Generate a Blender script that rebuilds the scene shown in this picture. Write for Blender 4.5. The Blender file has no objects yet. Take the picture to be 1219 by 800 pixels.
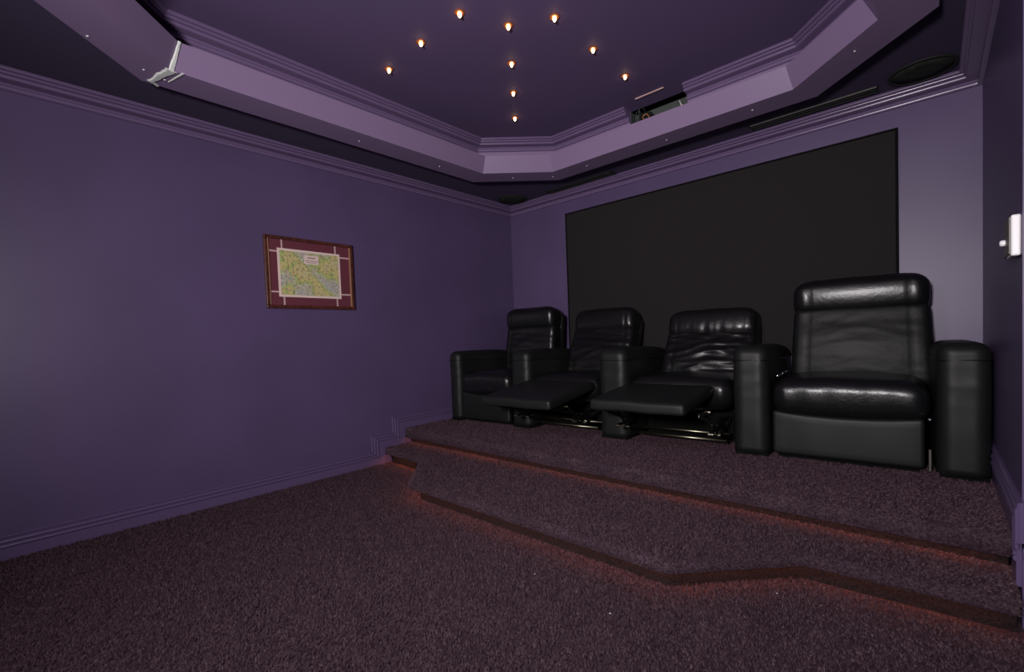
import bpy, bmesh, math, random
from mathutils import Vector, Matrix, noise
random.seed(7)
SC = bpy.context.scene
COL = SC.collection

# ------------------------------------------------------------------ camera
cam_d = bpy.data.cameras.new('camera')
cam = bpy.data.objects.new('camera', cam_d); COL.objects.link(cam)
yaw, pit, rol, fpx = .7474, -.036, -.0382, 549.07
F = Vector((-math.sin(yaw)*math.cos(pit), math.cos(yaw)*math.cos(pit), math.sin(pit)))
R0 = Vector((math.cos(yaw), math.sin(yaw), 0)); U0 = R0.cross(F)
R1 = R0*math.cos(rol) + U0*math.sin(rol); U1 = R1.cross(F)
m = Matrix((R1, U1, -F)).transposed().to_4x4()
m.translation = Vector((3.47868, -3.904848, 1.027188))
cam.matrix_world = m
cam_d.sensor_fit = 'HORIZONTAL'; cam_d.sensor_width = 36
cam_d.lens = 36*fpx/1219
cam_d.shift_x = 6.2427/1219; cam_d.shift_y = 23.7047/1219
cam_d.clip_start = .02
SC.camera = cam

# ------------------------------------------------------------------ light
SC.view_settings.view_transform = 'Standard'
SC.view_settings.look = 'None'
SC.view_settings.gamma = 1
SC.view_settings.use_curve_mapping = False
SC.view_settings.exposure = 0.12
W = bpy.data.worlds.new('world'); SC.world = W; W.use_nodes = True
W.node_tree.nodes['Background'].inputs[0].default_value = (.5, .45, .6, 1)
W.node_tree.nodes['Background'].inputs[1].default_value = .02

def area(name, loc, target, size, power, color, spread=180, shape='DISK'):
    d = bpy.data.lights.new(name, 'AREA'); d.energy = power; d.color = color
    d.shape = shape; d.size = size
    o = bpy.data.objects.new(name, d); COL.objects.link(o)
    o.location = loc
    o.rotation_euler = (Vector(target)-Vector(loc)).to_track_quat('-Z', 'Y').to_euler()
    d.spread = math.radians(spread)
    return o
area('flash', (3.25, -5.0, 1.45), (1.5, -.8, 2.1), .3, 70, (1, .95, .96), 130)
area('tread_fill', (2.1, -4.7, 2.38), (2.0, -2.4, 0), .5, 16, (1, .92, .96), 125)  # unseen soft fill added behind the camera to brighten the step treads

# ------------------------------------------------------------------ materials
def mat(name, base, rough=.5, metal=0, spec=.5, emis=None, estr=0):
    m = bpy.data.materials.new(name); m.use_nodes = True
    b = m.node_tree.nodes['Principled BSDF']
    b.inputs['Base Color'].default_value = (*base, 1)
    b.inputs['Roughness'].default_value = rough
    b.inputs['Metallic'].default_value = metal
    b.inputs['Specular IOR Level'].default_value = spec
    if emis:
        b.inputs['Emission Color'].default_value = (*emis, 1)
        b.inputs['Emission Strength'].default_value = estr
    return m
def nt(m): return m.node_tree, m.node_tree.nodes['Principled BSDF']
def add_bump(m, scale, strength, dist=.002, detail=3, stretch=None, rough=.6):
    t, b = nt(m)
    tc = t.nodes.new('ShaderNodeTexCoord'); n = t.nodes.new('ShaderNodeTexNoise')
    n.inputs['Scale'].default_value = scale; n.inputs['Detail'].default_value = detail
    n.inputs['Roughness'].default_value = rough
    src = tc.outputs['Object']
    if stretch:
        mp = t.nodes.new('ShaderNodeMapping'); mp.inputs['Scale'].default_value = stretch
        t.links.new(src, mp.inputs[0]); src = mp.outputs[0]
    t.links.new(src, n.inputs['Vector'])
    bp = t.nodes.new('ShaderNodeBump'); bp.inputs['Strength'].default_value = strength
    bp.inputs['Distance'].default_value = dist
    t.links.new(n.outputs[0], bp.inputs['Height']); t.links.new(bp.outputs[0], b.inputs['Normal'])
    return n
def add_mottle(m, scale, c1, c2, detail=4, p0=.35, p1=.65):
    t, b = nt(m)
    tc = t.nodes.new('ShaderNodeTexCoord'); n = t.nodes.new('ShaderNodeTexNoise')
    n.inputs['Scale'].default_value = scale; n.inputs['Detail'].default_value = detail
    t.links.new(tc.outputs['Object'], n.inputs['Vector'])
    r = t.nodes.new('ShaderNodeValToRGB')
    r.color_ramp.elements[0].position = p0; r.color_ramp.elements[1].position = p1
    r.color_ramp.elements[0].color = (*c1, 1); r.color_ramp.elements[1].color = (*c2, 1)
    t.links.new(n.outputs[0], r.inputs[0]); t.links.new(r.outputs[0], b.inputs['Base Color'])

PURPLE = (.092, .062, .143)
M = {}
M['wall'] = mat('purple_wall_paint', PURPLE, .42, spec=.4)
add_mottle(M['wall'], 1.6, tuple(c*.93 for c in PURPLE), tuple(c*1.06 for c in PURPLE))
add_bump(M['wall'], 160, .12, .001)
M['trim'] = mat('purple_gloss_trim', (.15, .10, .20), .27, spec=.5)
M['base'] = mat('purple_baseboard_paint', (.112, .076, .168), .28, spec=.5)
M['tray'] = mat('purple_tray_paint', (.225, .155, .275), .38, spec=.45)
add_bump(M['tray'], 120, .06, .001)
M['ceil'] = mat('purple_ceiling_paint', (.105, .07, .155), .7, spec=.3)
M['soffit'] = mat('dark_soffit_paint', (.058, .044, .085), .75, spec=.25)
M['carpet'] = mat('plum_carpet', (.10, .06, .08), .95, spec=.1)
add_mottle(M['carpet'], 120, (.046, .026, .037), (.112, .071, .092), 8, .38, .62)
t, b = nt(M['carpet'])
big = t.nodes.new('ShaderNodeTexNoise'); big.inputs['Scale'].default_value = 7; big.inputs['Detail'].default_value = 5
t.links.new([n for n in t.nodes if n.type == 'TEX_COORD'][0].outputs['Object'], big.inputs['Vector'])
rr = t.nodes.new('ShaderNodeValToRGB'); rr.color_ramp.elements[0].position = .35; rr.color_ramp.elements[1].position = .65
rr.color_ramp.elements[0].color = (.74, .74, .77, 1); rr.color_ramp.elements[1].color = (1.1, 1.08, 1.08, 1)
t.links.new(big.outputs[0], rr.inputs[0])
mxc = t.nodes.new('ShaderNodeMix'); mxc.data_type = 'RGBA'; mxc.blend_type = 'MULTIPLY'; mxc.inputs['Factor'].default_value = 1
src = b.inputs['Base Color'].links[0].from_socket
t.links.new(src, mxc.inputs['A']); t.links.new(rr.outputs[0], mxc.inputs['B']); t.links.new(mxc.outputs['Result'], b.inputs['Base Color'])
add_bump(M['carpet'], 260, .9, .012, 4)
M['riser_shade'] = mat('shaded_riser_carpet', (.024, .018, .021), .95, spec=.1)  # riser carpet, its colour darkened to hold the shade under the nosing
add_mottle(M['riser_shade'], 130, (.010, .0075, .009), (.022, .016, .019), 8, .4, .6)
add_bump(M['riser_shade'], 200, .6, .006, 3)
M['leather'] = mat('black_leather', (.0055, .0055, .006), .29, spec=.45)
add_bump(M['leather'], 45, .3, .004, 6)
M['leather_soft'] = mat('black_leather_soft', (.006, .006, .0065), .5, spec=.24)
add_bump(M['leather_soft'], 45, .3, .004, 6)
M['leather_smooth'] = mat('black_leather_panel', (.0082, .0088, .0086), .5, spec=.3)
add_bump(M['leather_smooth'], 90, .12, .002, 5)
M['black'] = mat('black_base_fabric', (.004, .004, .004), .9, spec=.1)
M['steel'] = mat('mechanism_steel', (.32, .30, .22), .35, metal=1)
M['darksteel'] = mat('mechanism_dark_steel', (.06, .06, .06), .4, metal=1)
M['chrome'] = mat('chrome', (.8, .8, .8), .12, metal=1)
M['screen'] = mat('charcoal_screen_fabric', (.0195, .0170, .0178), .9, spec=.15)
add_bump(M['screen'], 400, .1, .001)
M['screen_edge'] = mat('black_screen_edge', (.005, .004, .005), .9, spec=.1)
M['grille'] = mat('speaker_grille_mesh', (.02, .024, .018), .8, spec=.2)
add_mottle(M['grille'], 30, (.014, .016, .013), (.034, .038, .028))
M['vent_dark'] = mat('vent_dark', (.006, .006, .005), .8)
M['vent_metal'] = mat('vent_edge_metal', (.10, .095, .085), .4, metal=.3)
M['plaster'] = mat('bare_white_plaster', (.72, .74, .70), .8)
add_bump(M['plaster'], 60, .5, .004)
M['niche'] = mat('niche_board', (.05, .06, .056), .8)
M['device'] = mat('black_device_plastic', (.006, .006, .006), .4)
M['cable_white'] = mat('white_cable', (.45, .44, .42), .5)
M['cable_dark'] = mat('dark_cable', (.02, .03, .025), .5)
M['cable_orange'] = mat('copper_wire', (.5, .2, .07), .4)
M['bulb'] = mat('warm_star_bulb', (1, .8, .5), .4, emis=(1, .62, .28), estr=14)
M['ring'] = mat('bulb_halo_rim', (.55, .18, .08), .35, metal=.6)  # rim widened and tinted copper to stand in for the bulb's orange halo
M['rope'] = mat('orange_rope_light', (1, .3, .05), .4, emis=(1, .25, .035), estr=13)
M['frame'] = mat('mahogany_frame', (.07, .018, .012), .35)
add_mottle(M['frame'], 30, (.045, .012, .009), (.10, .028, .016))
M['gilt'] = mat('gilt_edge', (.42, .22, .13), .4, metal=.2)
M['mat_board'] = mat('maroon_mat_board', (.115, .020, .036), .8)
M['mat_line'] = mat('pink_mat_line', (.50, .33, .33), .8)
M['paper'] = mat('cream_paper', (.72, .55, .50), .8)
M['plate'] = mat('dark_switch_face', (.09, .085, .07), .4)
M['switch_body'] = mat('white_switch_body', (.85, .83, .84), .3)
M['screwm'] = mat('pale_screw_head', (.6, .6, .62), .4)

# map print
mm = M['map'] = mat('map_print', (.4, .4, .2), .7)
t, b = nt(mm)
tc = t.nodes.new('ShaderNodeTexCoord')
def ramp(els, interp='LINEAR'):
    r = t.nodes.new('ShaderNodeValToRGB'); cr = r.color_ramp; cr.interpolation = interp
    while len(cr.elements) < len(els): cr.elements.new(.5)
    for e, (p, c) in zip(cr.elements, els): e.position = p; e.color = (*c, 1)
    return r
n1 = t.nodes.new('ShaderNodeTexNoise'); n1.inputs['Scale'].default_value = 7; n1.inputs['Detail'].default_value = 3
t.links.new(tc.outputs['Object'], n1.inputs['Vector'])
r1 = ramp([(.34, (.42, .44, .40)), (.46, (.47, .48, .30)), (.50, (.33, .45, .13)), (.58, (.58, .50, .20)), (.68, (.52, .49, .24))])
t.links.new(n1.outputs[0], r1.inputs[0])
v1 = t.nodes.new('ShaderNodeTexVoronoi'); v1.feature = 'DISTANCE_TO_EDGE'; v1.inputs['Scale'].default_value = 34
t.links.new(tc.outputs['Object'], v1.inputs['Vector'])
r2 = ramp([(.0, (1, 1, 1)), (.07, (0, 0, 0))])
t.links.new(v1.outputs['Distance'], r2.inputs[0])
mx = t.nodes.new('ShaderNodeMix'); mx.data_type = 'RGBA'
t.links.new(r2.outputs[0], mx.inputs['Factor']); t.links.new(r1.outputs[0], mx.inputs['A'])
mx.inputs['B'].default_value = (.46, .27, .18, 1)
n2 = t.nodes.new('ShaderNodeTexNoise'); n2.inputs['Scale'].default_value = 60
t.links.new(tc.outputs['Object'], n2.inputs['Vector'])
r3 = ramp([(.32, (.45, .45, .5)), (.5, (1, 1, 1))])
t.links.new(n2.outputs[0], r3.inputs[0])
mx2 = t.nodes.new('ShaderNodeMix'); mx2.data_type = 'RGBA'; mx2.blend_type = 'MULTIPLY'; mx2.inputs['Factor'].default_value = 1
t.links.new(mx.outputs['Result'], mx2.inputs['A']); t.links.new(r3.outputs[0], mx2.inputs['B'])
t.links.new(mx2.outputs['Result'], b.inputs['Base Color'])

# ------------------------------------------------------------------ helpers
def obj(name, bm, material, parent=None, smooth=False, recalc=True):
    if recalc: bmesh.ops.recalc_face_normals(bm, faces=bm.faces)
    me = bpy.data.meshes.new(name); bm.to_mesh(me); bm.free()
    me.materials.append(material)
    if smooth:
        for p in me.polygons: p.use_smooth = True
    o = bpy.data.objects.new(name, me); COL.objects.link(o)
    if parent: o.parent = parent
    return o
def struct(name, bm, material, parent=None, smooth=False, recalc=True):
    o = obj(name, bm, material, parent, smooth, recalc)
    if not parent: o['kind'] = 'structure'
    return o
def thing(name, label, cat, loc=(0, 0, 0), rz=0, group=None):
    o = bpy.data.objects.new(name, None); COL.objects.link(o)
    o.location = loc; o.rotation_euler = (0, 0, rz); o.empty_display_size = .1
    o['label'] = label; o['category'] = cat
    if group: o['group'] = group
    return o
def tag(o, label, cat, group=None):
    o['label'] = label; o['category'] = cat
    if group: o['group'] = group
    return o
def box(bm, a, b, bevel=0, seg=2):
    x0, y0, z0 = a; x1, y1, z1 = b
    vs = [bm.verts.new(p) for p in ((x0,y0,z0),(x1,y0,z0),(x1,y1,z0),(x0,y1,z0),(x0,y0,z1),(x1,y0,z1),(x1,y1,z1),(x0,y1,z1))]
    fs = [bm.faces.new([vs[i] for i in f]) for f in ((0,3,2,1),(4,5,6,7),(0,1,5,4),(1,2,6,5),(2,3,7,6),(3,0,4,7))]
    if bevel:
        es = list({e for f in fs for e in f.edges})
        bmesh.ops.bevel(bm, geom=es, offset=bevel, segments=seg, profile=.5, affect='EDGES')
    return bm
def mkbox(a, b, bevel=0, seg=2): return box(bmesh.new(), a, b, bevel, seg)
def quad(bm, *ps): return bm.faces.new([bm.verts.new(p) for p in ps])
def sweep(bm, path, N, prof, closed=False, caps=True):
    """sweep a closed profile [(s,t)] along a planar path; s runs along N x tangent (mitred), t along N"""
    N = Vector(N); P = [Vector(p) for p in path]; n = len(P); rings = []
    for i in range(n):
        ta = (P[i]-P[i-1]).normalized() if (i > 0 or closed) else None
        tb = (P[(i+1) % n]-P[i]).normalized() if (i < n-1 or closed) else None
        na = N.cross(ta) if ta is not None else None; nb = N.cross(tb) if tb is not None else None
        if na is None: mv = nb
        elif nb is None: mv = na
        else:
            mv = (na+nb); mv = mv/ (mv.dot(na)) if mv.length > 1e-6 else na
        rings.append([bm.verts.new(P[i]+mv*s+N*tt) for s, tt in prof])
    k = len(prof)
    for i in range(n if closed else n-1):
        a, c = rings[i], rings[(i+1) % n]
        for j in range(k):
            bm.faces.new((a[j], a[(j+1) % k], c[(j+1) % k], c[j]))
    if caps and not closed:
        bm.faces.new(rings[0]); bm.faces.new(rings[-1][::-1])
    return bm
def tube(bm, pts, r, seg=8, closed=False, caps=True):
    P = [Vector(p) for p in pts]; n = len(P); rings = []
    prev = None
    for i in range(n):
        if closed: T = (P[(i+1) % n]-P[i-1]).normalized()
        else: T = (P[min(i+1, n-1)]-P[max(i-1, 0)]).normalized()
        ref = prev if prev is not None else (Vector((0, 0, 1)) if abs(T.z) < .9 else Vector((1, 0, 0)))
        A = (ref - T*ref.dot(T)).normalized(); B = T.cross(A); prev = A
        rr = r[i] if isinstance(r, (list, tuple)) else r
        rings.append([bm.verts.new(P[i]+A*rr*math.cos(2*math.pi*j/seg)+B*rr*math.sin(2*math.pi*j/seg)) for j in range(seg)])
    for i in range(n if closed else n-1):
        a, c = rings[i], rings[(i+1) % n]
        for j in range(seg): bm.faces.new((a[j], a[(j+1) % seg], c[(j+1) % seg], c[j]))
    if caps and not closed: bm.faces.new(rings[0][::-1]); bm.faces.new(rings[-1])
    return bm
def lathe(bm, prof, center=(0, 0, 0), seg=24, axis='Z'):
    rings = []
    c = Vector(center)
    for r, z in prof:
        if r < 1e-6: rings.append([bm.verts.new(c+Vector((0, 0, z)))])
        else: rings.append([bm.verts.new(c+Vector((r*math.cos(2*math.pi*j/seg), r*math.sin(2*math.pi*j/seg), z))) for j in range(seg)])
    for a, d in zip(rings, rings[1:]):
        for j in range(seg):
            k = (j+1) % seg
            if len(a) == 1 and len(d) == 1: continue
            if len(a) == 1: bm.faces.new((a[0], d[j], d[k]))
            elif len(d) == 1: bm.faces.new((a[j], a[k], d[0]))
            else: bm.faces.new((a[j], a[k], d[k], d[j]))
    return bm
def axis_lines(h, r, flat, arc=5):
    """sample coordinates across [-h,h], dense in the rounded bands"""
    c = [-h + r*(1-math.cos(.5*math.pi*i/arc)) for i in range(arc)]
    f = [-(h-r) + 2*(h-r)*i/flat for i in range(flat+1)]
    return c + f + [-x for x in c[::-1]]
def rbox(bm, half, r, flat=(8, 8, 8), arc=4, deform=None):
    """rounded block centred on the origin, dense enough to be deformed"""
    hx, hy, hz = half
    L = [axis_lines(h, min(r, h*.98), n, arc) for h, n in zip(half, flat)]
    V = {}
    def rnd(p):
        q = Vector([max(-(h-r), min(h-r, c)) if h > r else 0 for c, h in zip(p, half)])
        d = Vector(p)-q
        if d.length < 1e-9: return Vector(p)
        # per-face map of a band sample onto the sphere octant
        g = []
        for c in d:
            x = max(-1, min(1, c/r)); g.append(x)
        x, y, z = g
        s = Vector((x*math.sqrt(max(0, 1-y*y/2-z*z/2+y*y*z*z/3)), y*math.sqrt(max(0, 1-z*z/2-x*x/2+z*z*x*x/3)), z*math.sqrt(max(0, 1-x*x/2-y*y/2+x*x*y*y/3))))
        k = max(abs(x), abs(y), abs(z))
        if s.length > 1e-9: s = s.normalized()*k
        return q+s*r
    def vert(i, j, k):
        key = (i, j, k)
        if key not in V:
            p = rnd((L[0][i], L[1][j], L[2][k]))
            if deform: p = deform(p)
            V[key] = bm.verts.new(p)
        return V[key]
    nx, ny, nz = len(L[0])-1, len(L[1])-1, len(L[2])-1
    for i in range(nx):
        for j in range(ny):
            bm.faces.new((vert(i,j,0), vert(i,j+1,0), vert(i+1,j+1,0), vert(i+1,j,0)))
            bm.faces.new((vert(i,j,nz), vert(i+1,j,nz), vert(i+1,j+1,nz), vert(i,j+1,nz)))
    for i in range(nx):
        for k in range(nz):
            bm.faces.new((vert(i,0,k), vert(i+1,0,k), vert(i+1,0,k+1), vert(i,0,k+1)))
            bm.faces.new((vert(i,ny,k), vert(i,ny,k+1), vert(i+1,ny,k+1), vert(i+1,ny,k)))
    for j in range(ny):
        for k in range(nz):
            bm.faces.new((vert(0,j,k), vert(0,j,k+1), vert(0,j+1,k+1), vert(0,j+1,k)))
            bm.faces.new((vert(nx,j,k), vert(nx,j+1,k), vert(nx,j+1,k+1), vert(nx,j,k+1)))
    return bm

# ------------------------------------------------------------------ room shell
XR, XM, YF, YR = 3.692, 4.02, -7.0, -1.65     # alcove right wall, room right wall, front wall, return
ZC, ZS, ZT = 2.392, 2.478, 2.715              # cornice foot, soffit, tray ceiling
ZL, ZP = .135, .269                           # lower and upper step

struct('floor', mkbox((-.1, YF-.1, -.08), (XM+.1, .1, 0)), M['carpet'])
struct('wall_left', mkbox((-.12, YF-.1, 0), (0, .12, 2.9)), M['wall'])
struct('wall_back', mkbox((0, 0, 0), (XM+.1, .12, 2.9)), M['wall'])
bm = mkbox((XR, YR, 0), (XM+.1, 0, ZS)); box(bm, (XM, YF, 0), (XM+.1, YR, ZS))
struct('wall_right', bm, M['wall'])
struct('wall_front', mkbox((0, YF-.1, 0), (XM+.1, YF, 2.9)), M['wall'])

# octagonal tray outline (inner lower edge of the ring), counter-clockwise seen from above
ox0, ox1, oy0, oy1, od = .715, 3.297, -3.70, -.715, .415
def octo(off):   # off > 0 shrinks towards the centre
    x0, x1, y0, y1 = ox0+off, ox1-off, oy0+off, oy1-off
    d = od - off*(2-math.sqrt(2))
    return [(x0+d, y0), (x1-d, y0), (x1, y0+d), (x1, y1-d), (x1-d, y1), (x0+d, y1), (x0, y1-d), (x0, y0+d)]
def oct3(off, z): return [(x, y, z) for x, y in octo(off)]
WALLOFF = -.09
# soffit with an octagonal opening
bm = bmesh.new()
def loop(pts):
    vs = [bm.verts.new(p) for p in pts]
    return [bm.edges.new((vs[i], vs[(i+1) % len(vs)])) for i in range(len(vs))]
es = loop([(0, YF, ZS), (XM, YF, ZS), (XM, 0, ZS), (0, 0, ZS)]) + loop(oct3(WALLOFF, ZS))
bmesh.ops.triangle_fill(bm, edges=es, use_beauty=True)
r = bmesh.ops.extrude_face_region(bm, geom=bm.faces[:])
bmesh.ops.translate(bm, vec=(0, 0, .012), verts=[v for v in r['geom'] if isinstance(v, bmesh.types.BMVert)])
soffit = struct('ceiling', bm, M['soffit'])
# tray: upright walls with a gap for the niche, and the upper ceiling
NX0, NX1 = 1.80, 2.235
wy = oy1-WALLOFF
bm = bmesh.new()
o8 = octo(WALLOFF)
for i in range(8):
    a, c = o8[i], o8[(i+1) % 8]
    if i == 4:
        segs = [((a[0], a[1]), (NX1, wy)), ((NX0, wy), (c[0], c[1]))]
    else: segs = [(a, c)]
    for p, q in segs:
        d = Vector((q[0]-p[0], q[1]-p[1], 0)).normalized(); nrm = Vector((d.y, -d.x, 0))*.02
        A = Vector((*p, 2.43)); B = Vector((*q, 2.43)); h = Vector((0, 0, ZT-2.43))
        vs = [bm.verts.new(v) for v in (A, B, B+nrm, A+nrm, A+h, B+h, B+nrm+h, A+nrm+h)]
        for f in ((0,3,2,1),(4,5,6,7),(0,1,5,4),(1,2,6,5),(2,3,7,6),(3,0,4,7)): bm.faces.new([vs[k] for k in f])
obj('tray_wall', bm, M['tray'], soffit)
bm = bmesh.new()
vs = [bm.verts.new(p) for p in oct3(WALLOFF-.03, ZT)]
f = bm.faces.new(vs)
r = bmesh.ops.extrude_face_region(bm, geom=[f])
bmesh.ops.translate(bm, vec=(0, 0, .03), verts=[v for v in r['geom'] if isinstance(v, bmesh.types.BMVert)])
obj('tray_ceiling', bm, M['ceil'], soffit)
# closing slab above everything
obj('roof_slab', mkbox((-.12, YF-.1, 2.9), (XM+.1, .12, 2.95)), M['soffit'], soffit)
# niche
bm = bmesh.new()
ny0, ny1, nz0, nz1 = wy+.021, wy+.11, 2.49, ZT-.002
box(bm, (NX0-.02, ny0, nz0), (NX0, ny1, nz1)); box(bm, (NX1, ny0, nz0), (NX1+.02, ny1, nz1))
box(bm, (NX0-.02, ny1, nz0), (NX1+.02, ny1+.02, nz1)); box(bm, (NX0-.02, ny0, nz0-.0), (NX1+.02, ny1, nz0+.012))
obj('niche_lining', bm, M['niche'], soffit)
obj('niche_edge_strip', mkbox((1.915, -.765, ZT-.008), (2.125, -.755, ZT-.0005)), M['mat_line'], soffit)

# floating ring with the inclined inner lip
prof = [(-.205, 2.42), (0, 2.42), (.06, 2.54), (.046, 2.545), (-.012, 2.434), (-.19, 2.434), (-.19, ZS-.001), (-.205, ZS-.001)]
bm = bmesh.new(); sweep(bm, oct3(0, 0), (0, 0, 1), prof, closed=True)
ring = struct('trim_1', bm, M['tray'])
# small screw heads under the ring
scr = None
for x, y in [(.77,-3.597),(.631,-3.379),(.596,-3.288),(.81,-.86),(1.06,-.62),(2.068,-.60),(2.64,-.62),(3.19,-.91),(1.4,-.61),(.60,-2.2),(.60,-1.5)]:
    if scr is None:
        bm = bmesh.new(); lathe(bm, [(0, -.004), (.0035, -.0035), (.0055, -.0015), (.006, 0)], seg=12)
        scr = obj('screw_head', bm, M['screwm'], ring, True); s = scr
    else:
        s = scr.copy(); COL.objects.link(s)
    s.location = (x, y, 2.42)
# torn joint at the front left corner: bare plaster running down the lip and across the underside
cx_, cy_ = octo(0)[7]
def ragged(p, q, w0, w1, up, n=9, th=.004):
    p, q, up = Vector(p), Vector(q), Vector(up).normalized()
    d = (q-p).normalized(); side = d.cross(up).normalized(); bm = bmesh.new(); rows = []
    for i in range(n):
        k = i/(n-1); c = p.lerp(q, k); w = w0+(w1-w0)*k
        a = w*(.75+.5*random.random()); e = w*(.75+.5*random.random())
        rows.append([bm.verts.new(v) for v in (c-side*a, c-side*a*.6+up*th, c+side*e*.6+up*th, c+side*e)])
    for r0, r1 in zip(rows, rows[1:]):
        for j in range(3): bm.faces.new((r0[j], r0[j+1], r1[j+1], r1[j]))
        bm.faces.new((r0[3], r0[0], r1[0], r1[3]))
    bm.faces.new(rows[0]); bm.faces.new(rows[-1][::-1])
    return bm
tc8 = math.tan(math.pi/8)
tip = (cx_+.066, cy_+.066*tc8, 2.541)
jt = obj('bare_joint', ragged((cx_+.003, cy_+.001, 2.419), tip, .016, .0065, (.9, .38, -.5), th=.006), M['plaster'], ring)
jt['label'] = 'white bare plaster where the corner joint has cracked open'
obj('bare_joint', ragged((cx_+.003, cy_, 2.4195), (.535, -3.335, 2.4195), .028, .014, (0, 0, -1), 10, .005), M['plaster'], ring)
obj('bare_joint', ragged((cx_+.01, cy_+.05, 2.4195), (.59, -3.27, 2.4195), .006, .003, (0, 0, -1), 8, .003), M['plaster'], ring)
obj('bare_joint', ragged((.545, -3.345, 2.4195), (.505, -3.30, 2.4195), .012, .006, (0, 0, -1), 6, .003), M['plaster'], ring)

# cornice profile (out from the wall, up), shared with the tray crown
def bead(cx, cz, r, a0, a1, n=6):
    return [(cx+r*math.cos(math.radians(a0+(a1-a0)*i/n)), cz+r*math.sin(math.radians(a0+(a1-a0)*i/n))) for i in range(n+1)]
corn = ([(0, ZC)] + bead(.010, ZC+.013, .012, -75, 75) + [(.011, ZC+.030), (.016, ZC+.0355), (.060, ZC+.0375)] + bead(.064, ZC+.047, .009, -80, 70) +
        [(.066, ZC+.0575), (.078, ZC+.0585)] + bead(.079, ZC+.0645, .005, -70, 70, 4) + [(.080, ZC+.0705), (.092, ZC+.0715)] + bead(.0945, ZC+.0765, .0045, -70, 60, 4) + [(.1, ZS-.004), (.1, ZS), (0, ZS)])
crown = [(p*.94-.0915, z+ZT-ZS) for p, z in corn]
o0 = octo(0)
pth = [(NX0, oy1, 0)] + [(x, y, 0) for x, y in o0[5:]] + [(x, y, 0) for x, y in o0[:5]] + [(NX1, oy1, 0)]
bm = bmesh.new(); sweep(bm, pth, (0, 0, 1), crown)
struct('trim_2', bm, M['trim'])

# cornice under the soffit, along the alcove and the room
bm = bmesh.new()
sweep(bm, [(XM, YF, 0), (XM, YR, 0), (XR, YR, 0), (XR, 0, 0), (0, 0, 0), (0, YF, 0)], (0, 0, 1), corn)
struct('trim_3', bm, M['trim'])

# baseboards: (height, depth)
base = [(0, 0), (0, .013), (.064, .013), (.067, .018), (.073, .021), (.079, .018), (.081, .011), (.088, .011), (.091, .017), (.097, .020), (.103, .017), (.105, .009), (.113, .009), (.116, .014), (.121, .015), (.125, .008), (.125, 0)]
yL, yU = -1.745, -1.535     # noses of the steps where they meet the side walls
bm = bmesh.new()
sweep(bm, [(0, 0, ZP), (0, yU, ZP), (0, yU, ZL), (0, yL, ZL), (0, yL, 0), (0, YF, 0)][::-1], (1, 0, 0), base)
struct('baseboard_left', bm, M['base'])
bm = bmesh.new()
sweep(bm, [(XR, YR, ZL), (XR, yU, ZL), (XR, yU, ZP), (XR, 0, ZP)][::-1], (-1, 0, 0), [(h*1.3, d) for h, d in base])
# taller plinth round the return
b2 = [(z, d) for z, d in [(0, 0), (0, .013), (.19, .013), (.20, .018), (.215, .020), (.225, .013), (.24, .018), (.262, .020), (.27, .012), (.295, .014), (.305, .006), (.305, 0)]]
pr = [(d, z if z < .1 else z+.045) for z, d in b2]
sweep(bm, [(XM, YR, 0), (XR-.0, YR, 0)], (0, 0, 1), pr)
struct('baseboard_right', bm, M['base'])
bm = bmesh.new()
sweep(bm, [(XR, 0, ZP), (0, 0, ZP)], (0, 0, 1), [(d, z) for z, d in base])
struct('baseboard_back', bm, M['base'])

# ------------------------------------------------------------------ platform
plat = thing('stepped_platform', 'plum carpeted two-step platform with angled front under the black recliners', 'platform')
def slab(outline, z0, z1, lip, rec, nose):
    """carpeted tread with a rolled nose overhanging a recessed riser; outline is the exposed front from left to right"""
    bm = bmesh.new()
    H = z1-z0
    pr = [(rec, 0), (rec, H-lip-.003), (.037, H-lip-.003), (.037, H-lip+.028), (.011, H-lip+.028), (.010, H-lip), (0.002, H-lip), (-.004, H-lip+.010)]
    for i in range(1, 7):
        a = math.pi/2*i/6
        pr.append((-.004+nose*(1-math.cos(a)) , H-nose+nose*math.sin(a)))
    pr = [(s, t) for s, t in pr]
    P = [Vector((x, y, z0)) for x, y in outline]; n = len(P); rings = []
    N = Vector((0, 0, 1))
    for i in range(n):
        ta = (P[i]-P[i-1]).normalized() if i else None; tb = (P[i+1]-P[i]).normalized() if i < n-1 else None
        na = N.cross(ta) if ta is not None else None; nb = N.cross(tb) if tb is not None else None
        mv = nb if na is None else na if nb is None else (na+nb)/((na+nb).dot(na))
        if i in (0, n-1): mv = Vector((0, 1, 0))
        rings.append([bm.verts.new(P[i]+mv*s+N*t) for s, t in pr])
    k = len(pr)
    for i in range(n-1):
        for j in range(k-1):
            f = bm.faces.new((rings[i][j], rings[i][j+1], rings[i+1][j+1], rings[i+1][j]))
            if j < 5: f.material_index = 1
    back0 = bm.verts.new((outline[0][0], -.002, z1)); back1 = bm.verts.new((outline[-1][0], -.002, z1))
    bm.faces.new([r_[-1] for r_ in rings] + [back1, back0])
    b0 = bm.verts.new((outline[0][0], -.002, z0)); b1 = bm.verts.new((outline[-1][0], -.002, z0))
    bm.faces.new([b0, b1] + [r_[0] for r_ in rings[::-1]])
    bm.faces.new([back0, back1, b1, b0])
    bm.faces.new([back0, b0]+rings[0]); bm.faces.new(([back1, b1]+rings[-1])[::-1])
    bmesh.ops.triangulate(bm, faces=[f for f in bm.faces if len(f.verts) > 4])
    return bm
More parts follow.
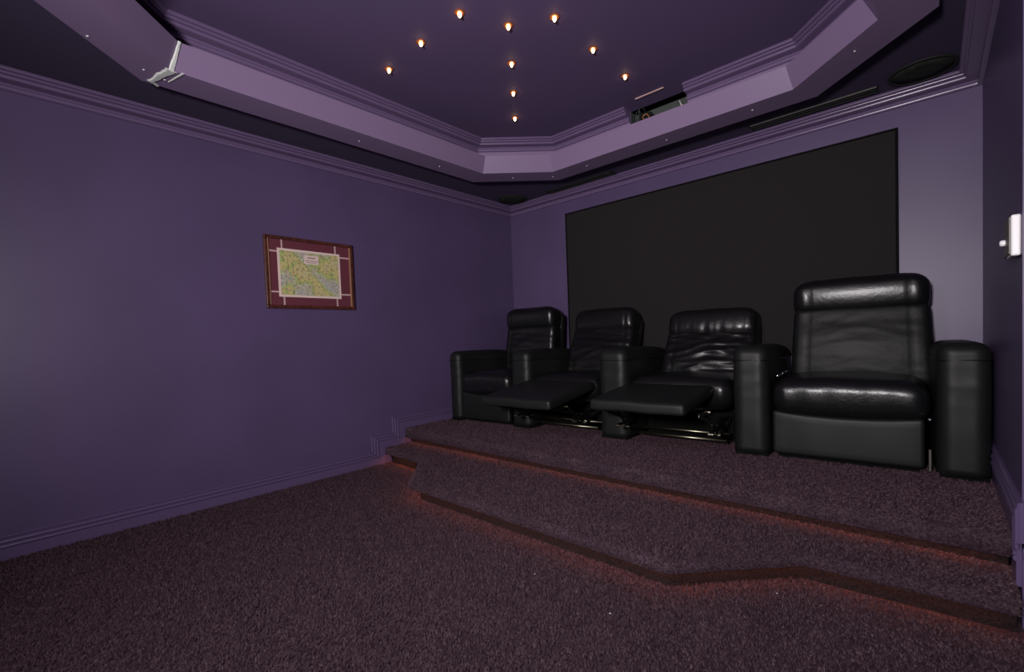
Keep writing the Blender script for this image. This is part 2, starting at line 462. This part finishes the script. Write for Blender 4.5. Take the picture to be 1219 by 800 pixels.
def soften(pts, r=.05, n=4):
    out = [pts[0]]
    for i in range(1, len(pts)-1):
        p = Vector(pts[i]); a = (Vector(pts[i-1])-p).normalized()*r; c = (Vector(pts[i+1])-p).normalized()*r
        for k in range(n+1):
            u = k/n
            q = (p+a)*(1-u)**2 + p*2*u*(1-u) + (p+c)*u*u
            out.append((q.x, q.y))
    return out+[pts[-1]]
low = soften([(.02, yL), (.56, yL-.03), (.985, -2.185), (2.71, -2.20), (3.10, -1.80), (XR-.016, yL-.02)], .035)
upp = [(.02, yU), (XR-.016, yU)]; rup = [(.03, yU), (XR-.05, yU)]
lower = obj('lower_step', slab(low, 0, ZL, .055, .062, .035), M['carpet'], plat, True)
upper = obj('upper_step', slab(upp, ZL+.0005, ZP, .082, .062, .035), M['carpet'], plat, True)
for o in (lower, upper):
    o.data.materials.append(M['riser_shade'])
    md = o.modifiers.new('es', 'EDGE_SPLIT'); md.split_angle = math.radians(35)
def rope(outline, z, back):
    bm = bmesh.new()
    pts = [(x, y+back, z) for x, y in outline]
    tube(bm, pts, .0065, 8); return bm
obj('rope_light', rope(soften([(.04, yL), (.56, yL-.03), (.985, -2.185), (2.71, -2.20), (3.10, -1.80), (XR-.03, yL-.018)], .035), .0875, .024), M['rope'], plat, True)
sh = rope(soften([(.06, yL), (.56, yL-.03), (.985, -2.185), (1.12, -2.187)], .035), .0865, .031)
obj('rope_light', sh, M['rope'], plat, True)
obj('rope_light', rope([(.78, yU), (1.12, yU)], ZL+.0600, .031), M['rope'], plat, True)
obj('rope_light', rope(rup, ZL+.0605, .024), M['rope'], plat, True)

fl = bpy.data.objects['floor']
for x, y in [(2.83, -2.13), (3.03, -1.93), (3.17, -1.92), (2.2, -2.4), (2.6, -2.45)]:
    bm = bmesh.new(); bmesh.ops.create_icosphere(bm, subdivisions=1, radius=.003, matrix=Matrix.Translation((x, y, .003)) @ Matrix.Diagonal((1.4, .8, .7, 1)))
    obj('lint_speck', bm, M['screwm'], fl, True)

# ------------------------------------------------------------------ recliners
RZ = math.atan(.055)
RO = Vector((0, -1.0485, ZP))
eu = Vector((math.cos(RZ), math.sin(RZ), 0))
def nz(p, s): return noise.noise(Vector(p)*s)
def leather_def(seed, amp=.004, sc=9):
    o = Vector((seed*7.3, seed*3.1, seed))
    return lambda p: noise.noise((p+o)*sc)*amp
def armrest(parent, w, u0, name, d=.86, h=.662, seed=0):
    ld = leather_def(seed+3, .0035, 8)
    hy, hz = d/2, h-.02
    def df(p):
        q = p.copy()
        k = q.z/hz
        if q.z > 0 and q.y > 0: q.z -= .03*(q.y/hy)**2     # top falls away to the back
        # puckers below the top seam
        if q.y < -hy+.05 and k > .35:
            q.y += .0035*math.sin(q.z*70+2*nz((q.x*3, q.z*4, seed), 2))*max(0, 1-abs(k-.72)/.25)
        q.x += ld(p)*.6; q.y += ld(p.yzx)*.6; q.z += ld(p.zxy)*.5
        q += Vector((u0+w/2, d/2, .02))
        return q
    bm = bmesh.new(); rbox(bm, (w/2, hy, hz), min(.062, w/2-.012), (6, 16, 36), 5, df)
    bmesh.ops.bisect_plane(bm, geom=bm.verts[:]+bm.edges[:]+bm.faces[:], plane_co=(0, 0, .021), plane_no=(0, 0, 1), clear_inner=True)
    bmesh.ops.holes_fill(bm, edges=[e for e in bm.edges if e.is_boundary])
    a = obj(name, bm, M['leather_smooth'], parent, True)
    # stitched seam across the front and along both sides below the pad
    bm = bmesh.new()
    z = h-.085
    e = .0015
    pts = [(u0-e, d*.75, z-.02), (u0-e, d*.4, z-.004), (u0-e, .05, z), (u0+.012, .008, z), (u0+.04, -e, z), (u0+w-.04, -e, z), (u0+w-.012, .008, z), (u0+w+e, .05, z), (u0+w+e, d*.4, z-.004), (u0+w+e, d*.75, z-.02)]
    tube(bm, pts, .0028, 6)
    obj('piping', bm, M['leather'], a, True)
    obj('plinth', mkbox((u0+.012, .014, .0005), (u0+w-.012, d-.02, .021)), M['black'], a)
    return a
def backrest(parent, u0, u1, v0, z0, tilt, length, seed, wrinkle):
    """leaning back: lumbar cushion, head pillow and shell, built upright then tilted about (v0, z0)"""
    w = u1-u0; uc = (u0+u1)/2
    ct, st = math.cos(tilt), math.sin(tilt)
    def place(p): # p = (x, y depth, z up along the back)
        return Vector((uc+p.x, v0 + p.y*ct + p.z*st, z0 - p.y*st + p.z*ct))
    hh = .235; lh = length-hh+.055
    s = Vector((seed*5.1, seed*2.7, 0))
    def groove(x): return sum(math.exp(-((abs(x)-w*.37)/.009)**2) for _ in (0,))
    def dl(p):
        q = p.copy(); k = (q.z+lh/2)/lh
        front = max(0, min(1, (-q.y+.02)/.05))
        bulge = .042*max(math.cos(math.pi*(k-.5)), .62*min(1, k*3))*(1-.55*(abs(q.x)/(w/2))**2)
        fold = (abs(noise.noise(Vector((q.x*3.2, q.z*16+q.x*2.0*math.copysign(1, q.x), 2))+s))**.6)*.018*wrinkle
        fold += noise.noise(Vector((q.x*9, q.z*24, 5))+s)*.006*wrinkle
        q.y -= front*(bulge - fold*(1-.5*(abs(q.x)/(w/2))**4) - .004*groove(q.x))
        q.x *= 1.035-.06*k
        q.z += lh/2; q.y += .075
        return place(q)
    bm = bmesh.new(); rbox(bm, (w/2, .075, lh/2), .045, (40, 4, 30), 4, dl)
    lum = obj('backrest', bm, M['leather_soft' if wrinkle < .4 else 'leather'], parent, True)
    def dh(p):
        q = p.copy(); k = (q.z+hh/2)/hh
        front = max(0, min(1, (-q.y+.03)/.06)); x = q.x/(w/2)
        prof = .040*math.sin(math.pi*min(1, max(0, 1.12-k*.95)))**.8
        pk = noise.noise(Vector((q.x*26, q.z*5, 1))+s)*.007*wrinkle*max(0, 1-k*2.0)
        q.y -= front*(prof*(1-.35*x**4) + pk - .0045*groove(q.x))
        if k < .5: q.z -= .022*(1-x*x)*(.5-k)*2       # sagging lower edge
        if k > .5: q.z -= .030*max(0, (abs(x)-.62)/.38)**2*(k-.5)*2
        q.x *= .975+.008*math.sin(math.pi*k)
        q += Vector((noise.noise(p*9+s), 0, noise.noise(p*7-s)))*.004
        q.z += length-hh/2; q.y += .070
        return place(q)
    bm = bmesh.new(); rbox(bm, (w/2, .085, hh/2), .062, (36, 5, 12), 5, dh)
    obj('headrest', bm, M['leather'], parent, True)
    def ds(p):
        q = p.copy(); q.z += (length-.06)/2; q.y += .165
        return place(q)
    bm = bmesh.new(); rbox(bm, (w/2-.006, .04, (length-.06)/2), .03, (6, 2, 8), 3, ds)
    obj('back_shell', bm, M['leather_smooth'], parent, True)
def seat(parent, u0, u1, seed, ztop, v0, depth, hang=.2):
    w = u1-u0; hx = w/2; hy = depth/2; hz = hang/2
    s = Vector((seed*1.7, seed*4.2, 3))
    def df(p):
        q = p.copy(); x = q.x/hx; k = (q.z+hz)/(2*hz)
        f = max(0, min(1, (-q.y-hy+.16)/.16))            # 1 at the front edge
        q.z += .018*(1-x*x)*(1 if k > .5 else 0)*(1-.3*f)  # crowned top
        if k < .6: q.z -= f*.030*(1-x*x)*(.6-k)/.6          # smile-shaped lower edge
        if k < .5: q.y += f*.03*(.5-k)
        q.y += noise.noise(Vector((q.x*14, q.z*3, q.y*3))+s)*.0045*f
        q.z += noise.noise(Vector((q.x*5, q.y*5, 0))+s)*.005
        return q+Vector(((u0+u1)/2, v0+hy, ztop-hz))
    bm = bmesh.new(); rbox(bm, (hx, hy, hz), min(.075, hz*.95), (24, 14, 4), 6, df)
    return obj('seat_cushion', bm, M['leather'], parent, True)

def closed_front(parent, u0, u1, v0, ztop):
    w = u1-u0
    def df(p):
        q = p.copy()
        q.z += -.022*(1-(q.x/(w/2))**2)*(1 if q.z > 0 else 0)
        q.y += noise.noise(Vector((q.x*9, 1, q.z*4+u0)))*.003
        return q+Vector(((u0+u1)/2, v0+.025, .03+(ztop-.03)/2))
    bm = bmesh.new(); rbox(bm, (w/2, .025, (ztop-.03)/2), .02, (16, 1, 8), 3, df)
    p = obj('front_panel', bm, M['leather_smooth'], parent, True)
    obj('base_frame', mkbox((u0+.02, v0+.055, .0005), (u1-.02, v0+.62, .26)), M['black'], parent)
    return p
def open_front(parent, u0, u1, v0, ztop, vf, zf, W_):
    """extended footrest pad on a scissor mechanism"""
    w = u1-u0; L = v0-vf
    drop = ztop-.035-zf
    def df(p):
        q = p.copy(); k = (q.y+L/2)/L
        q.z += .010*(1-(q.x/(w/2))**2)*(1-((k-.5)*2)**2)
        q.z += noise.noise(Vector((q.x*6, q.y*8, u0)))*.004
        # cross seam in the pad
        q.z -= .006*math.exp(-((k-.55)/.02)**2)
        q.z += zf-.035 + drop*k
        return q+Vector(((u0+u1)/2, vf+L/2, 0))
    bm = bmesh.new(); rbox(bm, (w/2-.012, L/2, .034), .022, (14, 14, 1), 4, df)
    ft = obj('footrest', bm, M['leather_smooth'], parent, True)
    mech = obj('mechanism', mkbox((.06, v0+.30, .03), (W_-.06, v0+.33, .20)), M['black'], parent)
    for u in (.055, W_-.055):
        A = [(u, v0+.18, .07), (u, vf+.26, zf-.075), (u, vf+.10, zf-.072), (u, v0-.02, .17), (u, v0+.16, .20), (u, v0-.16, .13)]
        links = [(A[0], (u, v0-.10, .13)), ((u, v0-.10, .13), A[1]), (A[4], (u+.012, v0-.16, .20)), ((u+.012, v0-.16, .20), A[2]), (A[3], (u-.010, v0-.24, .16)), (A[1], A[2])]
        for p, q in links:
            p, q = Vector(p), Vector(q); d = (q-p).normalized(); n = Vector((1, 0, 0)).cross(d).normalized()*.0095
            tx = Vector((.003, 0, 0)); bm = bmesh.new()
            vs = [bm.verts.new(v) for v in (p-n-tx, p+n-tx, q+n-tx, q-n-tx, p-n+tx, p+n+tx, q+n+tx, q-n+tx)]
            for f in ((0,3,2,1),(4,5,6,7),(0,1,5,4),(1,2,6,5),(2,3,7,6),(3,0,4,7)): bm.faces.new([vs[k] for k in f])
            obj('link_bar', bm, M['darksteel'], mech)
        for (y, z) in [(v0-.10, .13), (v0-.16, .20), (vf+.26, zf-.075), (v0-.24, .16)]:
            bm = bmesh.new()
            bmesh.ops.create_cone(bm, cap_ends=True, segments=10, radius1=.008, radius2=.008, depth=.03, matrix=Matrix.Translation((u, y, z)) @ Matrix.Rotation(math.pi/2, 4, 'Y'))
            obj('rivet', bm, M['steel'], mech)
    for (v, z, r) in ((v0+.10, .055, .011), (v0+.17, .085, .011)):
        bm = bmesh.new(); tube(bm, [(.055, v, z), (W_-.055, v, z)], r, 10)
        obj('cross_bar', bm, M['steel'], mech, True)
    obj('base_frame', mkbox((.02, v0+.34, .0005), (W_-.02, v0+.66, .26)), M['black'], parent)

chairs = [
 dict(arms=[('armrest', .052, .15), ('armrest', .815, .205)], seat=(.205, .815), closed=True, back=(.60, .13, .655, .04), seed=1, wr=.45,
      label='black leather recliner at the left end of the row, footrest closed, backrest upright'),
 dict(arms=[('armrest', 1.655, .225)], seat=(1.02, 1.655), closed=False, back=(.50, .42, .665, .01), seed=2, wr=.9, foot=(-.61, .353, .004, .63),
      label='second recliner from the left wall, black leather, leaning back with shadowed footrest raised'),
 dict(arms=[('armrest', 2.572, .198)], seat=(1.88, 2.572), closed=False, back=(.50, .48, .605, .028), seed=3, wr=1.3, foot=(-.56, .373, .004, .605),
      label='black leather recliner with raised footrest beside the upright right end recliner'),
 dict(arms=[('armrest', 3.494, .193)], seat=(2.778, 3.482), closed=True, back=(.53, .14, .658, .03), seed=4, wr=.28,
      label='large upright black leather recliner at the right end of the row, against the right wall'),
]
for c in chairs:
    u0, u1 = c['seat']
    org = RO + eu*u0
    r = thing('recliner', c['label'], 'recliner', org, RZ, 'black leather recliners in one row')
    for nm, u, w in c['arms']:
        armrest(r, w, u-u0, nm, seed=c['seed']+u)
    W_ = u1-u0
    v0, tl, ln, du = c['back']
    if c['closed']:
        seat(r, .006, W_-.006, c['seed'], .462, -.01, .58, .205)
        closed_front(r, .008, W_-.03, .012, .285)
        backrest(r, .008+du, W_+du, v0, .40, tl, ln+.02, c['seed'], c['wr'])
    else:
        seat(r, .006, W_-.006, c['seed'], .452, .005, .52, .19)
        vf, zf, fa, fb = c['foot']
        open_front(r, fa, fb, -.012, .458, vf, zf, W_)
        backrest(r, .014+du, W_-.014+du, v0, .40, tl, ln, c['seed'], c['wr'])
    c['root'] = r
# chrome fittings of the right end recliner
r4 = chairs[3]['root']
def chrome_lever(root, u, v, z, L):
    bm = bmesh.new(); tube(bm, [(u, v, z), (u+.012, v, z+.004), (u+.016, v+.02, z+.006), (u+.016, v+L, z+.006)], [.008, .009, .010, .008], 8)
    o = obj('recline_lever', bm, M['chrome'], root, True); o['label'] = 'small chrome lever'
chrome_lever(r4, .006, .17, .468, .10)
obj('side_rail', mkbox((.688, .03, .02), (.698, .05, .13), .002, 1), M['vent_metal'], r4)
chrome_lever(r4, .006, .34, .472, .10)
bm = bmesh.new(); tube(bm, [(.690, .02, .285), (.692, -.004, .285)], .008, 10)
obj('end_cap_bolt', bm, M['chrome'], r4, True)

# ------------------------------------------------------------------ screen panel on the back wall
sp = thing('wall_screen', 'wide charcoal screen panel with thin black edge on back wall behind recliners', 'screen', (0, 0, 0))
sx0, sx1, sz0, sz1 = .757, 3.318, .83, 2.268
obj('screen_surface', mkbox((sx0+.012, -.022, sz0+.012), (sx1-.012, -.001, sz1-.012)), M['screen'], sp)
for a, b_ in [((sx0, -.028, sz1-.014), (sx1, -.001, sz1)), ((sx0, -.028, sz0), (sx1, -.001, sz0+.014)), ((sx0, -.028, sz0+.014), (sx0+.014, -.001, sz1-.014)), ((sx1-.014, -.028, sz0+.014), (sx1, -.001, sz1-.014))]:
    obj('frame_rail', mkbox(a, b_, .002, 1), M['screen_edge'], sp)

# ------------------------------------------------------------------ framed map
fy0, fy1, fz0, fz1 = -2.645, -1.968, 1.314, 1.835
pf = thing('framed_map', 'small map print in maroon mat and dark red wooden frame on left wall', 'picture', (0, (fy0+fy1)/2, (fz0+fz1)/2))
cy, cz = (fy0+fy1)/2, (fz0+fz1)/2; hw, hh_ = (fy1-fy0)/2, (fz1-fz0)/2
fw = .024
for a, b_ in [((.001, -hw, hh_-fw), (.026, hw, hh_)), ((.001, -hw, -hh_), (.026, hw, -hh_+fw)), ((.001, -hw, -hh_+fw), (.026, -hw+fw, hh_-fw)), ((.001, hw-fw, -hh_+fw), (.026, hw, hh_-fw))]:
    fr = obj('frame_rail', mkbox(a, b_, .004, 2), M['frame'], pf)
for s in (-1, 1):
    obj('gilt_fillet', mkbox((.008, s*(hw-fw-.003)-.003, -hh_+fw), (.0235, s*(hw-fw-.003)+.003, hh_-fw)), M['gilt'], pf)
obj('mat_board', mkbox((.001, -hw+fw-.002, -hh_+fw-.002), (.012, hw-fw+.002, hh_-fw+.002)), M['mat_board'], pf)
py0, py1, pz0, pz1 = -2.555-cy, -2.078-cy, 1.398-cz, 1.750-cz
for y in (py0+.035, py1-.035):
    for z0, z1 in ((pz1, hh_-fw), (-hh_+fw, pz0)):
        obj('mat_line', mkbox((.012, y-.006, z0), (.0132, y+.006, z1)), M['mat_line'], pf)
for z in (pz0+.035, pz1-.025):
    for y0, y1 in ((-hw+fw, py0), (py1, hw-fw)):
        obj('mat_line', mkbox((.012, y0, z-.006), (.0132, y1, z+.006)), M['mat_line'], pf)
pp = obj('paper_border', mkbox((.012, py0, pz0), (.0145, py1, pz1)), M['paper'], pf)
mp_ = obj('map_sheet', mkbox((.0145, py0+.016, pz0+.016), (.0155, py1-.016, pz1-.016)), M['map'], pf)
ct_ = obj('title_panel', mkbox((.0155, -.055, pz1-.10), (.016, .055, pz1-.035)), M['paper'], mp_)
bm = bmesh.new()
random.seed(3)
for row, (zz, x0, x1, hgt) in enumerate([(pz1-.052, -.03, .03, .010), (pz1-.075, -.045, .045, .006), (pz1-.088, -.038, .038, .004)]):
    y = x0
    while y < x1:
        ww = .003+.004*random.random(); box(bm, (.016, y, zz-hgt/2), (.0163, y+ww, zz+hgt/2*(.6+.4*random.random()))); y += ww+.002
ink = obj('title_print', bm, mat('map_ink', (.10, .09, .07), .8), mp_)

# ------------------------------------------------------------------ switch box on the right wall
sw = thing('wall_switch', 'white wall switch box with small knob at the right wall edge', 'switch', (XR, -1.565, 1.31))
obj('body', mkbox((-.024, -.062, -.070), (-.0005, .062, .066), .006, 3), M['switch_body'], sw, False)
obj('face_plate', mkbox((-.028, -.050, -.062), (-.0235, .095, .060), .001, 1), M['plate'], sw)
bm = bmesh.new(); lathe(bm, [(0, .014), (.008, .013), (.011, .009), (.011, 0)], seg=16)
kn = obj('knob', bm, M['switch_body'], sw, True); kn.rotation_euler = (0, -math.pi/2, 0); kn.location = (-.028, .06, -.012)

# ------------------------------------------------------------------ soffit speakers and slot vents
def speaker(x, y, label):
    s = thing('ceiling_speaker', label, 'speaker', (x, y, ZS), 0, 'round speakers in the soffit')
    bm = bmesh.new(); lathe(bm, [(.138, -.0005), (.138, -.006), (.146, -.010), (.152, -.008), (.154, -.0005)], seg=48)
    obj('rim', bm, M['vent_dark'], s, True)
    bm = bmesh.new(); lathe(bm, [(0, -.007), (.07, -.0065), (.138, -.004), (.138, -.0005)], seg=48)
    obj('grille', bm, M['grille'], s, True)
speaker(3.435, -.262, 'round dark ceiling speaker near the right wall, above the right end recliner')
speaker(.268, -.262, 'round dark ceiling speaker in the far left corner above the left wall')
def vent(x0, x1, yc, label, pale):
    s = thing('slot_vent', label, 'vent', ((x0+x1)/2, yc, ZS), 0, 'linear slot vents in the soffit')
    h = (x1-x0)/2; hw_ = .042
    obj('slot', mkbox((-h+.004, -hw_+.006, -.004), (h-.004, hw_-.006, -.0005)), M['vent_dark'], s)
    for y in (-hw_, hw_-.006): obj('edge_flange', mkbox((-h, y, -.009), (h, y+.006, -.0005)), M['vent_metal' if pale and y < 0 else 'vent_dark'], s)
    for x in (-h, h-.006): obj('end_flange', mkbox((x, -hw_, -.009), (x+.006, hw_, -.0005)), M['vent_dark'], s)
    obj('blade', mkbox((-h+.006, -.003, -.008), (h-.006, .003, -.004)), M['vent_dark'], s)
vent(2.52, 3.235, -.200, 'long slot vent in soffit above right part of screen, pale inner edge', True)
vent(.665, 1.40, -.165, 'short dark slot vent in soffit above left edge of screen', False)

# ------------------------------------------------------------------ star lights
stars = [(1.695,-2.238,'nearest left of the middle row'),(1.805,-1.987,''),(2.018,-1.859,''),(1.369,-2.239,''),(1.027,-2.225,''),(1.589,-1.722,''),(1.371,-1.463,''),(1.139,-1.186,''),(2.014,-1.477,''),(2.008,-1.082,'')]
slabels = ['glowing ceiling star light topmost on the left arm of arrow pattern',
 'topmost glowing star light of the arrow pattern\'s middle row',
 'glowing ceiling star light topmost on the right arm of arrow pattern',
 'glowing star light second from the outer tip of the left arm',
 'leftmost glowing ceiling star light, outer tip of the left arm',
 'second glowing star light from the top of the middle row',
 'third glowing star light from the top of the middle row',
 'lowest glowing star light of the middle row, nearest the pale corner moulding',
 'glowing star light second from the outer tip of the right arm',
 'rightmost glowing ceiling star light, nearest the hole in the moulding']
proto = None
for (x, y, _), lb in zip(stars, slabels):
    s = thing('star_light', lb, 'ceiling light', (x, y, ZT), 0, 'star lights on the tray ceiling')
    if proto is None:
        bm = bmesh.new(); lathe(bm, [(.010, -.0005), (.012, -.005), (.026, -.004), (.029, -.0005)], seg=20)
        a = obj('halo_rim', bm, M['ring'], s, True)
        bm = bmesh.new(); lathe(bm, [(.007, -.001), (.0095, -.010), (.008, -.018), (.004, -.024), (0, -.026)], seg=14)
        bb = obj('bulb', bm, M['bulb'], s, True); proto = (a, bb)
    else:
        for q in proto:
            k = q.copy(); COL.objects.link(k); k.parent = s

# ------------------------------------------------------------------ things in the niche
nb = thing('wiring_box', 'black wiring box with loose wires in the gap of tray moulding', 'device', (1.90, -.565, 2.503))
obj('case', mkbox((-.045, -.02, 0), (.045, .04, .175), .008), M['device'], nb)
for dx, mt_, h in ((-.045, 'cable_dark', .175), (-.02, 'cable_dark', .195), (.012, 'cable_orange', .135)):
    bm = bmesh.new(); tube(bm, [(dx, -.03, .10), (dx-.01, -.06, .13), (dx+.005, -.07, h), (dx+.02, -.05, h+.012), (dx+.03, -.02, h-.02)], .0034, 6)
    obj('wire', bm, M[mt_], nb, True)
bm = bmesh.new(); tube(bm, [(2.195, -.545, 2.503), (2.192, -.555, 2.53), (2.19, -.58, 2.58), (2.180, -.59, 2.63), (2.165, -.59, 2.665), (2.15, -.57, 2.67)], .006, 8)
tag(obj('cable', bm, M['cable_white'], None, True), 'loose white cable end hanging in the gap of tray moulding', 'cable')

# ------------------------------------------------------------------ carpet pile
pm = mat('carpet_pile_yarn', (.08, .05, .065), .95, spec=.05)
t, b = nt(pm)
oi = t.nodes.new('ShaderNodeObjectInfo')
rp = ramp([(0, (.038, .020, .027)), (.5, (.082, .048, .062)), (1, (.132, .084, .104))])
t.links.new(oi.outputs['Random'], rp.inputs[0]); t.links.new(rp.outputs[0], b.inputs['Base Color'])
bm = bmesh.new()
for a in range(3):
    th = a*2.1; c, s_ = math.cos(th), math.sin(th)
    base = Vector((c*.0009, s_*.0009, 0)); top = Vector((c*.0030, s_*.0030, .0075+.0012*a))
    sd = Vector((-s_, c, 0))*.0016
    v = [bm.verts.new(p) for p in (base-sd, base+sd, base-Vector((c, s_, 0))*.0016, top)]
    bm.faces.new((v[0], v[1], v[3])); bm.faces.new((v[1], v[2], v[3])); bm.faces.new((v[2], v[0], v[3]))
tuft_me = bpy.data.meshes.new('yarn_tuft'); bm.to_mesh(tuft_me); bm.free(); tuft_me.materials.append(pm)
tuft = bpy.data.objects.new('yarn_tuft', tuft_me)          # mesh source for the pile, never linked to the scene
def pile(name, bm, parent, density, seed):
    me = bpy.data.meshes.new(name); bm.to_mesh(me); bm.free(); me.materials.append(pm)
    o = bpy.data.objects.new(name, me); COL.objects.link(o); o.parent = parent; o['kind'] = 'stuff'
    ng = bpy.data.node_groups.new(name, 'GeometryNodeTree')
    ng.interface.new_socket('Geometry', in_out='INPUT', socket_type='NodeSocketGeometry')
    ng.interface.new_socket('Geometry', in_out='OUTPUT', socket_type='NodeSocketGeometry')
    N = ng.nodes; Lk = ng.links.new
    gi, go = N.new('NodeGroupInput'), N.new('NodeGroupOutput')
    d = N.new('GeometryNodeDistributePointsOnFaces'); d.inputs['Density'].default_value = density; d.inputs['Seed'].default_value = seed
    oi = N.new('GeometryNodeObjectInfo'); oi.inputs['Object'].default_value = tuft
    ip = N.new('GeometryNodeInstanceOnPoints')
    rv = N.new('FunctionNodeRandomValue'); rv.data_type = 'FLOAT_VECTOR'
    rv.inputs[0].default_value = (-.35, -.35, 0); rv.inputs[1].default_value = (.35, .35, 6.28)
    rs = N.new('FunctionNodeRandomValue'); rs.data_type = 'FLOAT'; rs.inputs[2].default_value = .7; rs.inputs[3].default_value = 1.35
    ro = N.new('FunctionNodeRotateRotation') if hasattr(bpy.types, 'FunctionNodeRotateRotation') else None
    e2r = N.new('FunctionNodeEulerToRotation')
    Lk(gi.outputs[0], d.inputs['Mesh']); Lk(d.outputs['Points'], ip.inputs['Points']); Lk(oi.outputs['Geometry'], ip.inputs['Instance'])
    Lk(rv.outputs[0], e2r.inputs[0])
    ro.rotation_space = 'LOCAL'
    Lk(d.outputs['Rotation'], ro.inputs[0]); Lk(e2r.outputs[0], ro.inputs[1]); Lk(ro.outputs[0], ip.inputs['Rotation'])
    Lk(rs.outputs[1], ip.inputs['Scale'])
    Lk(ip.outputs[0], go.inputs[0])
    md = o.modifiers.new('pile', 'NODES'); md.node_group = ng
    return o
bm = bmesh.new(); quad(bm, (.015, -4.3, .0005), (XM-.02, -4.3, .0005), (XM-.02, yL-.0, .0005), (.015, yL, .0005))
pile('carpet_pile', bm, fl, 19000, 1)
for st, nm, z_lo in ((lower, 'carpet_pile', ZL-.052), (upper, 'carpet_pile', ZP-.052)):
    bm = bmesh.new(); bm.from_mesh(st.data)
    kill = [f for f in bm.faces if f.calc_center_median().z < z_lo or f.normal.z < -.3 or f.material_index == 1 or f.calc_center_median().z < z_lo+.01 and f.normal.y > -.2]
    bmesh.ops.delete(bm, geom=kill, context='FACES')
    if st is lower:      # only the tread that shows in front of the upper step
        bmesh.ops.bisect_plane(bm, geom=bm.verts[:]+bm.edges[:]+bm.faces[:], plane_co=(0, yU+.055, 0), plane_no=(0, 1, 0), clear_outer=True)
    else:
        bmesh.ops.bisect_plane(bm, geom=bm.verts[:]+bm.edges[:]+bm.faces[:], plane_co=(0, -.6, 0), plane_no=(0, 1, 0), clear_outer=True)
    pile(nm, bm, st, 19000, 5)
